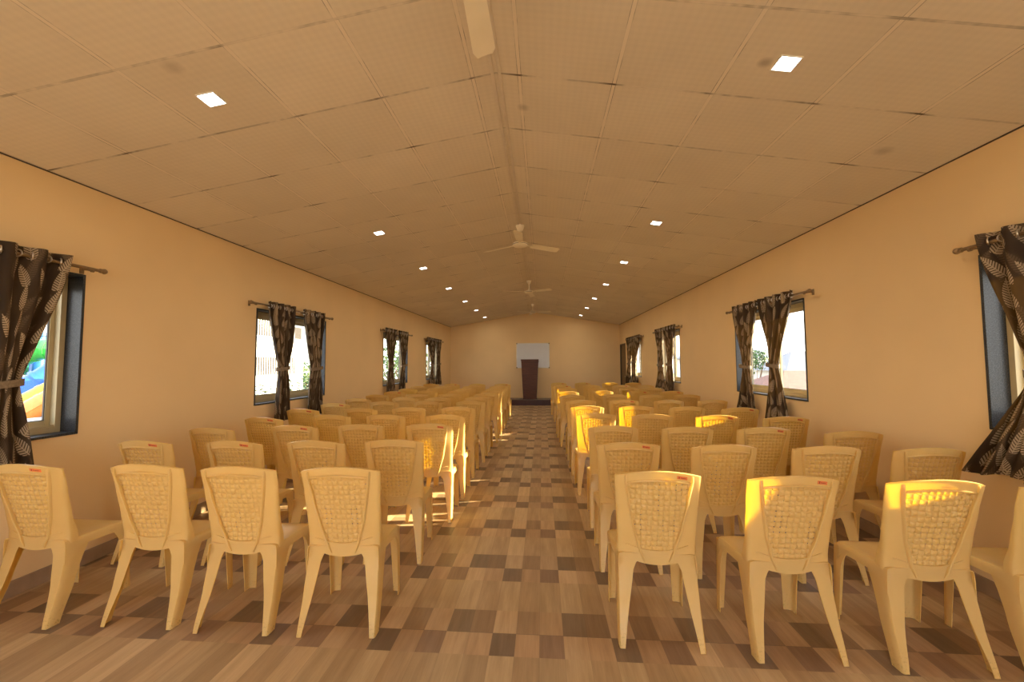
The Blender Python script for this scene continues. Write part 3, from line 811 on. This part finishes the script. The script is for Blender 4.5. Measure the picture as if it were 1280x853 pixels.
# each seat: x, y of the rear feet, small turn in degrees, sticker
RC, LC = [.61, 1.26, 1.93, 2.56], [-1.10, -1.71, -2.30, -2.97]
right_rows = [
 [(.605, 2.215, -2, 1), (1.262, 2.165, 1, 1), (1.905, 2.135, 0, 0), (2.47, 2.10, 0, 0)],
 [(.615, 2.985, -2, 1), (1.262, 2.945, 1, 0), (1.93, 2.93, 0, 0), (2.555, 2.90, 0, 0)],
 [(.635, 3.75, -3, 0), (1.28, 3.72, -1, 0), (1.93, 3.72, -2, 1), (2.55, 3.55, -2, 0)],
 [(.605, 4.66, 0, 0), (1.21, 4.60, -2, 0), (1.88, 4.54, -3, 1), (2.53, 4.45, -4, 1)],
 [(.59, 5.45, 0, 0), (1.23, 5.46, -2, 0), (1.86, 5.40, -2, 0), (2.47, 5.30, -2, 1)],
 [(.59, 6.28, 0, 0), (1.25, 6.36, -1, 1), (1.91, 6.33, -2, 0), (2.57, 6.38, 0, 0)],
 [(.53, 7.28, 1, 0), (1.29, 7.40, 0, 0), (1.93, 7.34, 0, 0), (2.54, 7.37, 0, 0)],
 [(.50, 8.15, 0, 0), (1.21, 8.38, 0, 0), (1.92, 8.32, 0, 1), (2.56, 8.28, 0, 1)],
 [(.56, 9.26, 0, 0), (1.24, 9.30, 0, 0), (1.96, 9.36, 0, 0), (2.47, 9.38, 0, 0)],
 [(.50, 10.30, 0, 1), (1.25, 10.45, 0, 0), (1.98, 10.40, 0, 1), (2.57, 10.45, 0, 0)],
 [(.47, 11.70, 0, 1), (1.15, 11.72, 0, 1), (1.92, 11.72, 0, 0), (2.56, 11.72, 0, 0)]]
left_rows = [
 [(-1.125, 2.20, 3, 0), (-1.715, 2.185, 1, 0), (-2.285, 2.20, 0, 0), (-2.985, 2.16, -1, 1)],
 [(-1.115, 3.005, 5, 0), (-1.69, 2.93, 0, 0), (-2.30, 2.89, -1, 1), (-2.985, 2.86, -2, 1)],
 [(-1.065, 3.79, 3, 1), (-1.71, 3.73, 2, 0), (-2.30, 3.64, 0, 1), (-2.97, 3.46, -2, 0)],
 [(-1.08, 4.47, 1, 0), (-1.75, 4.44, 0, 0), (-2.36, 4.41, 0, 0), (-2.98, 4.16, -3, 1)],
 [(-1.10, 5.26, 1, 0), (-1.73, 5.18, 0, 0), (-2.34, 5.10, 0, 0), (-3.03, 4.96, -3, 1)],
 [(-1.08, 6.07, 1, 0), (-1.72, 6.03, 0, 0), (-2.37, 5.97, 0, 0), (-2.98, 5.68, 0, 1)],
 [(-1.09, 6.78, 1, 0), (-1.72, 6.62, 0, 0), (-2.29, 6.68, 0, 0), (-3.00, 6.46, 0, 0)],
 [(-1.05, 7.60, 2, 0), (-1.71, 7.44, 0, 0), (-2.32, 7.40, 0, 0), (-3.00, 7.24, 0, 0)],
 [(-1.06, 8.45, 1, 0), (-1.73, 8.34, 0, 0), (-2.37, 8.24, 0, 0), (-3.00, 8.10, 0, 1)],
 [(-1.06, 9.20, 1, 0), (-1.73, 9.15, 0, 0), (-2.40, 9.10, 0, 0), (-3.02, 9.00, 0, 0)],
 [(-1.08, 10.05, 1, 0), (-1.76, 10.05, 0, 0), (-2.45, 10.00, 0, 0), (-3.05, 9.95, 0, 0)],
 [(-1.08, 11.10, 0, 1), (-1.78, 11.10, 0, 0), (-2.49, 11.10, 0, 1), (-3.07, 11.10, 0, 0)]]
seatn = ['aisle seat', 'second seat from the aisle', 'third seat from the aisle', 'wall-side seat']
for nm, rows in (('right', right_rows), ('left', left_rows)):
    for r, row in enumerate(rows):
        for c, (x, y, dg, st) in enumerate(row):
            if st:
                o = protoA if not usedA else dup(protoA); usedA = True
            else:
                o = protoB if not usedB else dup(protoB); usedB = True
            o.location = (x, y, .0024); o.rotation_euler = (0, 0, math.radians(dg))
            rn = 'nearest row' if r == 0 else ('%s row from the camera' % ordn[r])
            o['label'] = 'cream plastic chair%s, %s block, %s, %s' % (' with orange sticker' if st and r == 0 else '', nm, rn, seatn[c])
            o['group'] = 'chairs in the %s block of rows' % nm

# ---------------------------------------------------------------- outside
GZ = -3.2
bm = bmesh.new(); box(bm, -90, 90, -60, 110, GZ-.3, GZ); struct(finish('ground', bm, M['ground']), 'dry ground outside, far below the windows', 'ground')
# outer storey below the hall so that it stands on something
bm = bmesh.new(); box(bm, XL-WT, XR+WT, YR-WT, YB+WT, GZ, -.15)
struct(finish('wall_plinth', bm, M['outer']), 'storey below the hall, outside and under the floor', 'wall')
bm = bmesh.new(); box(bm, -9, 9, YR-WT-7, YR-WT, -.25, -.02)  # unseen slab, added so that sunlight bounces up to the near ceiling
struct(finish('bounce_slab', bm, M['bounce_tile']), 'added pale slab behind the viewer, bouncing sunlight in through the rear opening', 'bounce_slab')
def tree(x, y, r, zc, mat, label, seed=1, n=520, leaf=.30):
    t = thing('tree', label, 'tree', (x, y, GZ), 0, 'trees outside the windows')
    hh = zc-GZ; bm = bmesh.new(); tube(bm, [(0, 0, 0), (.08, .03, hh*.4), (-.05, .06, hh*.8)], [.08*r+.03, .06*r+.02, .03*r+.01], 10)
    rr = random.Random(seed)
    for k in range(6):
        a = rr.random()*6.3; tube(bm, [(0, 0, hh*.45+k*.08*hh*.5), (math.cos(a)*r*.35, math.sin(a)*r*.35, hh*.8), (math.cos(a)*r*.6, math.sin(a)*r*.6, hh+r*.2)], [.03*r, .02*r, .008*r], 7)
    finish('trunk', bm, M['bark'], t, smooth=50)
    bm = bmesh.new()
    lobes = [(rr.uniform(-.5, .5)*r, rr.uniform(-.5, .5)*r, hh+rr.uniform(-.4, .5)*r, rr.uniform(.45, .7)*r) for _ in range(7)]
    for k in range(n):
        lx, ly, lz, lr = rr.choice(lobes)
        dv = Vector((rr.gauss(0, 1), rr.gauss(0, 1), rr.gauss(0, 1))).normalized()*lr*rr.uniform(.55, 1.05)
        c = Vector((lx, ly, lz))+dv; s = leaf*rr.uniform(.6, 1.2)
        a = Vector((rr.gauss(0, 1), rr.gauss(0, 1), rr.gauss(0, 1))).normalized(); b = a.cross(dv.normalized()).normalized()
        q = [bm.verts.new(c+p) for p in (a*s*.5, b*s*.28+a*s*.1, -a*s*.5, -b*s*.28+a*s*.1)]
        bm.faces.new(q)
    o = finish('foliage', bm, mat, t)
    return t
# white block seen through the second left window
b = thing('building', 'white rendered building with barred windows outside the left wall', 'building', (-11.6, 14.0, GZ))
bm = bmesh.new(); box(bm, -4.5, 0, -1.5, 4.3, 0, 9.5); box(bm, -4.5, 0, 4.3, 5.05, 0, 5.85); finish('wall', bm, M['ext_white'], b)
for (yy, zz, wy, hz) in ((2.45, 4.22, 1.45, .74), (2.45, 5.86, 1.45, .68), (4.0, 4.22, .95, .74), (.3, 4.22, 1.2, .74), (.3, 5.86, 1.2, .68)):
    bm = bmesh.new(); box(bm, .005, .02, yy-wy/2, yy+wy/2, zz, zz+hz); f = finish('window', bm, M['ext_dark'], b)
    bm = bmesh.new()
    for k in range(int(wy/.15)): yk = yy-wy/2+.05+k*.15; box(bm, .022, .034, yk, yk+.045, zz-.03, zz+hz+.03)
    box(bm, .025, .05, yy-wy/2-.03, yy+wy/2+.03, zz-.05, zz-.02); box(bm, .025, .05, yy-wy/2-.03, yy+wy/2+.03, zz+hz+.01, zz+hz+.05)
    finish('window_bars', bm, M['ext_white'], f)
b = thing('building', 'pale blue-grey taller building behind the white one', 'building', (-19, 30.5, GZ))
bm = bmesh.new(); box(bm, -6, 0, -9, 4, 0, 12.5); finish('wall', bm, M['ext_grey'], b)
for yy in (-6.5, -3.2, -.2, 2.6):
    for zz in (3.4, 6.5, 9.5):
        bm = bmesh.new(); box(bm, .005, .04, yy-.5, yy+.5, zz, zz+1.0); finish('window', bm, M['ext_dark'], b)
def plant(x, y, z, h_, label, seed):
    t = thing('leafy_plant', label, 'plant', (x, y, z), 0, 'plants outside the second left window')
    rr = random.Random(seed); bm = bmesh.new()
    for k in range(5):
        a = rr.random()*6.3; tube(bm, [(0, 0, 0), (math.cos(a)*.05, math.sin(a)*.05, h_*.5), (math.cos(a)*.13, math.sin(a)*.13, h_*.9)], [.009, .006, .003], 6)
    finish('stem', bm, M['bark'], t, smooth=50)
    bm = bmesh.new()
    for k in range(60):
        a = rr.random()*6.3; r = rr.uniform(.03, .2); z_ = h_*rr.uniform(.25, 1); e = rr.uniform(-.2, .7); L = rr.uniform(.09, .17)
        c = Vector((math.cos(a)*r, math.sin(a)*r, z_)); d_ = Vector((math.cos(a)*math.cos(e), math.sin(a)*math.cos(e), math.sin(e))); p = d_.cross(Vector((0, 0, 1))).normalized()
        mid = c+d_*L*.5+Vector((0, 0, .012))
        q = [bm.verts.new(v) for v in (c, mid+p*L*.2, c+d_*L, mid-p*L*.2)]
        bm.faces.new(q)
    finish('foliage', bm, M['leafB'], t, solid=.001)
bm = bmesh.new(); box(bm, XL-WT-1.0, XL-WT-.55, 4.7, 8.6, GZ, .62)
tag(finish('planter_wall', bm, M['ext_white'], bevel=.02), 'white planter ledge outside the second left window', 'planter')
for k, (y, hh) in enumerate(((5.15, .44), (5.75, .50), (6.35, .50), (6.95, .62), (7.55, .58), (8.15, .50))):
    plant(XL-WT-.78, y, .62, hh, 'green leafy plant on the ledge, %s from the camera' % ordn[k], k+3)
# water slides beyond the first left window
c0 = Vector((-10.45, 7.74, 2.08))
t = thing('slide_tower_post', 'tall blue steel post carrying the water slides', 'post', (c0.x, c0.y, GZ))
bm = bmesh.new(); tube(bm, [(0, 0, 0), (0, 0, c0.z-GZ)], .115, 16); finish('shaft', bm, M['sl_blue_post'], t, smooth=40)
bm = bmesh.new(); lathe(bm, [(.02, 0), (.15, 0), (.15, .06), (.02, .08)], (0, 0, c0.z-GZ), 16); finish('cap', bm, M['sl_blue_post'], t, smooth=40)
def slide(pts, r, mat, label, leg=.5):
    P_ = [Vector(p) for p in pts]; n = 14; bm = bmesh.new(); rings = []
    Q = []
    for i in range(len(P_)-1):
        a, b_, c_, d_ = P_[max(i-1, 0)], P_[i], P_[i+1], P_[min(i+2, len(P_)-1)]
        for k in range(6):
            t_ = k/6; Q.append(.5*((2*b_)+(c_-a)*t_+(2*a-5*b_+4*c_-d_)*t_*t_+(3*b_-a-3*c_+d_)*t_**3))
    Q.append(P_[-1])
    o0 = Q[0].copy(); o0.z = GZ
    root = thing('water_slide', label, 'water slide', o0, 0, 'water slides outside the left wall')
    for i, p in enumerate(Q):
        d_ = (Q[min(i+1, len(Q)-1)]-Q[max(i-1, 0)]).normalized(); a = d_.cross(Vector((0, 0, 1))).normalized(); u = a.cross(d_).normalized()
        rings.append([p-o0+r*(math.cos(2*PI*k/n)*a+math.sin(2*PI*k/n)*u) for k in range(n+1)])
    loft(bm, rings, closed=False); finish('chute', bm, mat, root, smooth=60, solid=.02)
    for i in range(5, len(Q)-1, 6):
        p, nx_ = Q[i], Q[i+1]; d_ = (nx_-p).normalized(); bm = bmesh.new()
        tube(bm, [p-o0-d_*.03, p-o0+d_*.03], r*1.12, 14); finish('joint_flange', bm, mat, root, smooth=40)
    for q in (Q[1], Q[-2]):
        bm = bmesh.new(); tube(bm, [(q.x-o0.x, q.y-o0.y, 0), (q.x-o0.x, q.y-o0.y, q.z-GZ-r)], .05, 10); finish('support_post', bm, M['sl_blue_post'], root, smooth=40)
    return root
slide([(-10.84, 7.17, 1.29), (-10.36, 7.17, 1.51), (-9.83, 7.22, 1.76), (-9.54, 7.28, 1.78), (-9.19, 7.4, 1.7)], .19, M['sl_green'], 'bright green tube slide crossing the top of the blue post')
slide([(-11.8, 7.9, 1.86), (-11.33, 8.05, 1.7), (-10.97, 8.04, 1.72)], .19, M['sl_yellow'], 'short yellow tube slide left of the bright green tube')
slide([(-12.68, 8.38, 1.48), (-12.14, 8.64, 1.44), (-11.75, 8.67, 1.42), (-11.37, 8.84, 1.29)], .20, M['sl_dkgreen'], 'dark green tube slide behind the blue post')
slide([(-11.04, 8.28, 1.51), (-10.85, 8.2, 1.44), (-10.67, 8.44, 1.51)], .17, M['sl_yellow'], 'yellow slide just right of the blue post')
slide([(-13.34, 8.83, 1.17), (-12.93, 9.08, 0.93), (-12.63, 9.15, 0.97)], .18, M['sl_yellow'], 'low yellow slide at the left behind the blue chute')
slide([(-9.7, 7.06, 1.07), (-9.57, 7.07, 1.14), (-9.42, 7.11, 1.17)], .13, M['sl_dkgreen'], 'dark green bend low behind the blue chute')
slide([(-9.28, 6.27, 0.61), (-9.15, 6.46, 0.85), (-8.92, 6.78, 1.22), (-8.69, 7.06, 1.57)], .25, M['sl_blue'], 'broad blue slide chute running down to the left')
slide([(-8.69, 5.89, 0.5), (-8.57, 6.06, 0.75), (-8.35, 6.36, 1.04), (-8.14, 6.63, 1.31)], .15, M['sl_yellow'], 'pale yellow chute under the blue one')
slide([(-8.11, 5.5, 0.43), (-8.0, 5.66, 0.65), (-7.79, 5.94, 0.93), (-7.6, 6.19, 1.18)], .15, M['sl_orange'], 'orange chute lowest of the sloping slides')
# little thatched shelter roof in front of the slides
c1 = Vector((-6.82, 5.07, 0.75))
t = thing('thatched_shelter', 'small pale thatched roof below the orange chute', 'shelter', (c1.x, c1.y, GZ))
bm = bmesh.new(); rr = random.Random(3); zr = c1.z-GZ
for k in range(40):
    a = 2*PI*k/40; w_ = 2*PI/40*.5; l_ = .42+rr.uniform(-.03, .05)
    ps = [(.12*math.cos(a-w_), .12*math.sin(a-w_), zr), (.12*math.cos(a+w_), .12*math.sin(a+w_), zr), (l_*math.cos(a+w_), l_*math.sin(a+w_), zr-.42), (l_*math.cos(a-w_), l_*math.sin(a-w_), zr-.42)]
    bm.faces.new([bm.verts.new(p) for p in ps])
finish('thatch', bm, M['sl_pale'], t, solid=.02)
bm = bmesh.new(); tube(bm, [(0, 0, 0), (0, 0, zr-.02)], .06, 10); finish('post', bm, M['bark'], t, smooth=40)
# left far trees and fence
for k, (x, y, r, zc, mt, lb) in enumerate((
  (-13.2, 21.6, 1.0, .7, 'leafB', 'pale green tree beside the white building'),
  (-14.5, 37.5, 2.4, 1.6, 'leafA', 'dark green tree seen through the third left window'),
  (-10.8, 31, 1.9, 1.6, 'leafB', 'pale green tree seen through the third left window'),
  (-12.5, 46, 3.0, 1.6, 'leafB', 'distant tree seen through the farthest left window'),
  (13.2, 26.5, .95, 1.3, 'leafA', 'green tree left of the pale roofs outside the right wall'),
  (14.0, 24.0, .55, .4, 'leafB', 'small yellowish tree in front of the pale house'))):
    tree(x, y, r, zc, M[mt], lb, seed=k+11, n=620, leaf=.10+.10*r)
bm = bmesh.new(); box(bm, -14, -6.5, 24.9, 25.1, GZ, .40)
tag(finish('boundary_wall', bm, M['pinkwall']), 'pinkish white boundary wall below the trees at left', 'boundary wall')
# houses on the right
def house(x, y, wx, wy, zw, zr, roof, label, rz=0):
    b = thing('house', label, 'house', (x, y, GZ), rz, 'houses outside the right wall')
    bm = bmesh.new(); box(bm, -wx/2, wx/2, -wy/2, wy/2, 0, zw-GZ); finish('wall', bm, M['ext_white'], b)
    bm = bmesh.new(); e = .5; A = zw-GZ; B = zr-GZ
    loft(bm, [[(-wx/2-e, -wy/2-e, A), (wx/2+e, -wy/2-e, A), (wx/2+e, wy/2+e, A), (-wx/2-e, wy/2+e, A)], [(-wx/4, -.05, B), (wx/4, -.05, B), (wx/4, .05, B), (-wx/4, .05, B)]])
    finish('roof', bm, roof, b)
    for k in (-.3, 0, .3):
        for (sx, face) in ((k*wx, 'y'),):
            bm = bmesh.new(); box(bm, sx-.45, sx+.45, -wy/2-.03, -wy/2+.02, A-1.9, A-.7); finish('window', bm, M['ext_dark'], b)
    return b
house(10.5, 15.6, 6.8, 6.4, -.25, 1.16, M['tile_roof'], 'low house with red-brown tiled roof outside the right wall')
house(22.6, 36, 6.5, 5, .75, 2.35, M['grey_roof'], 'long pale house with light grey roof in the distance')
house(27, 62, 12, 9, 2.0, 3.6, M['grey_roof'], 'far pale-roofed house beyond the right windows')

# ---------------------------------------------------------------- light
sun = bpy.data.lights.new('sun', 'SUN'); sun.energy = 24.0; sun.angle = math.radians(.7); sun.color = (1, .84, .50)
so = bpy.data.objects.new('sun', sun); C.objects.link(so)
v = Vector((1, .22, .32)); so.rotation_euler = v.to_track_quat('Z', 'Y').to_euler()
w = bpy.data.worlds.new('sky'); bpy.context.scene.world = w; w.use_nodes = True
nt = w.node_tree; nt.nodes.clear()
out = nt.nodes.new('ShaderNodeOutputWorld'); bg = nt.nodes.new('ShaderNodeBackground')
tc = nt.nodes.new('ShaderNodeTexCoord'); sp = nt.nodes.new('ShaderNodeSeparateXYZ'); rp = nt.nodes.new('ShaderNodeValToRGB')
rp.color_ramp.elements[0].position = 0; rp.color_ramp.elements[0].color = (1, .97, .92, 1)
rp.color_ramp.elements[1].position = .9; rp.color_ramp.elements[1].color = (.62, .76, 1, 1)
nt.links.new(tc.outputs['Generated'], sp.inputs[0]); nt.links.new(sp.outputs[2], rp.inputs[0]); nt.links.new(rp.outputs[0], bg.inputs[0])
bg.inputs[1].default_value = 2.8; nt.links.new(bg.outputs[0], out.inputs[0])

# ---------------------------------------------------------------- camera
cam = bpy.data.cameras.new('camera'); cam.sensor_width = 36; cam.lens = 508.55/1280*36; cam.clip_start = .05; cam.clip_end = 400
co = bpy.data.objects.new('camera', cam); C.objects.link(co)
r = Vector((.99728931, .07346405, -.00413145)); f = Vector((-.07313706, .99587276, .05374391)); u = Vector((.00806264, -.05329607, .9985462))
co.matrix_world = Matrix(((r.x, u.x, -f.x, 0), (r.y, u.y, -f.y, 0), (r.z, u.z, -f.z, H), (0, 0, 0, 1)))
sc = bpy.context.scene; sc.camera = co
sc.view_settings.view_transform = 'Standard'; sc.view_settings.look = 'None'; sc.view_settings.gamma = 1
sc.view_settings.use_curve_mapping = False; sc.view_settings.exposure = 0.90
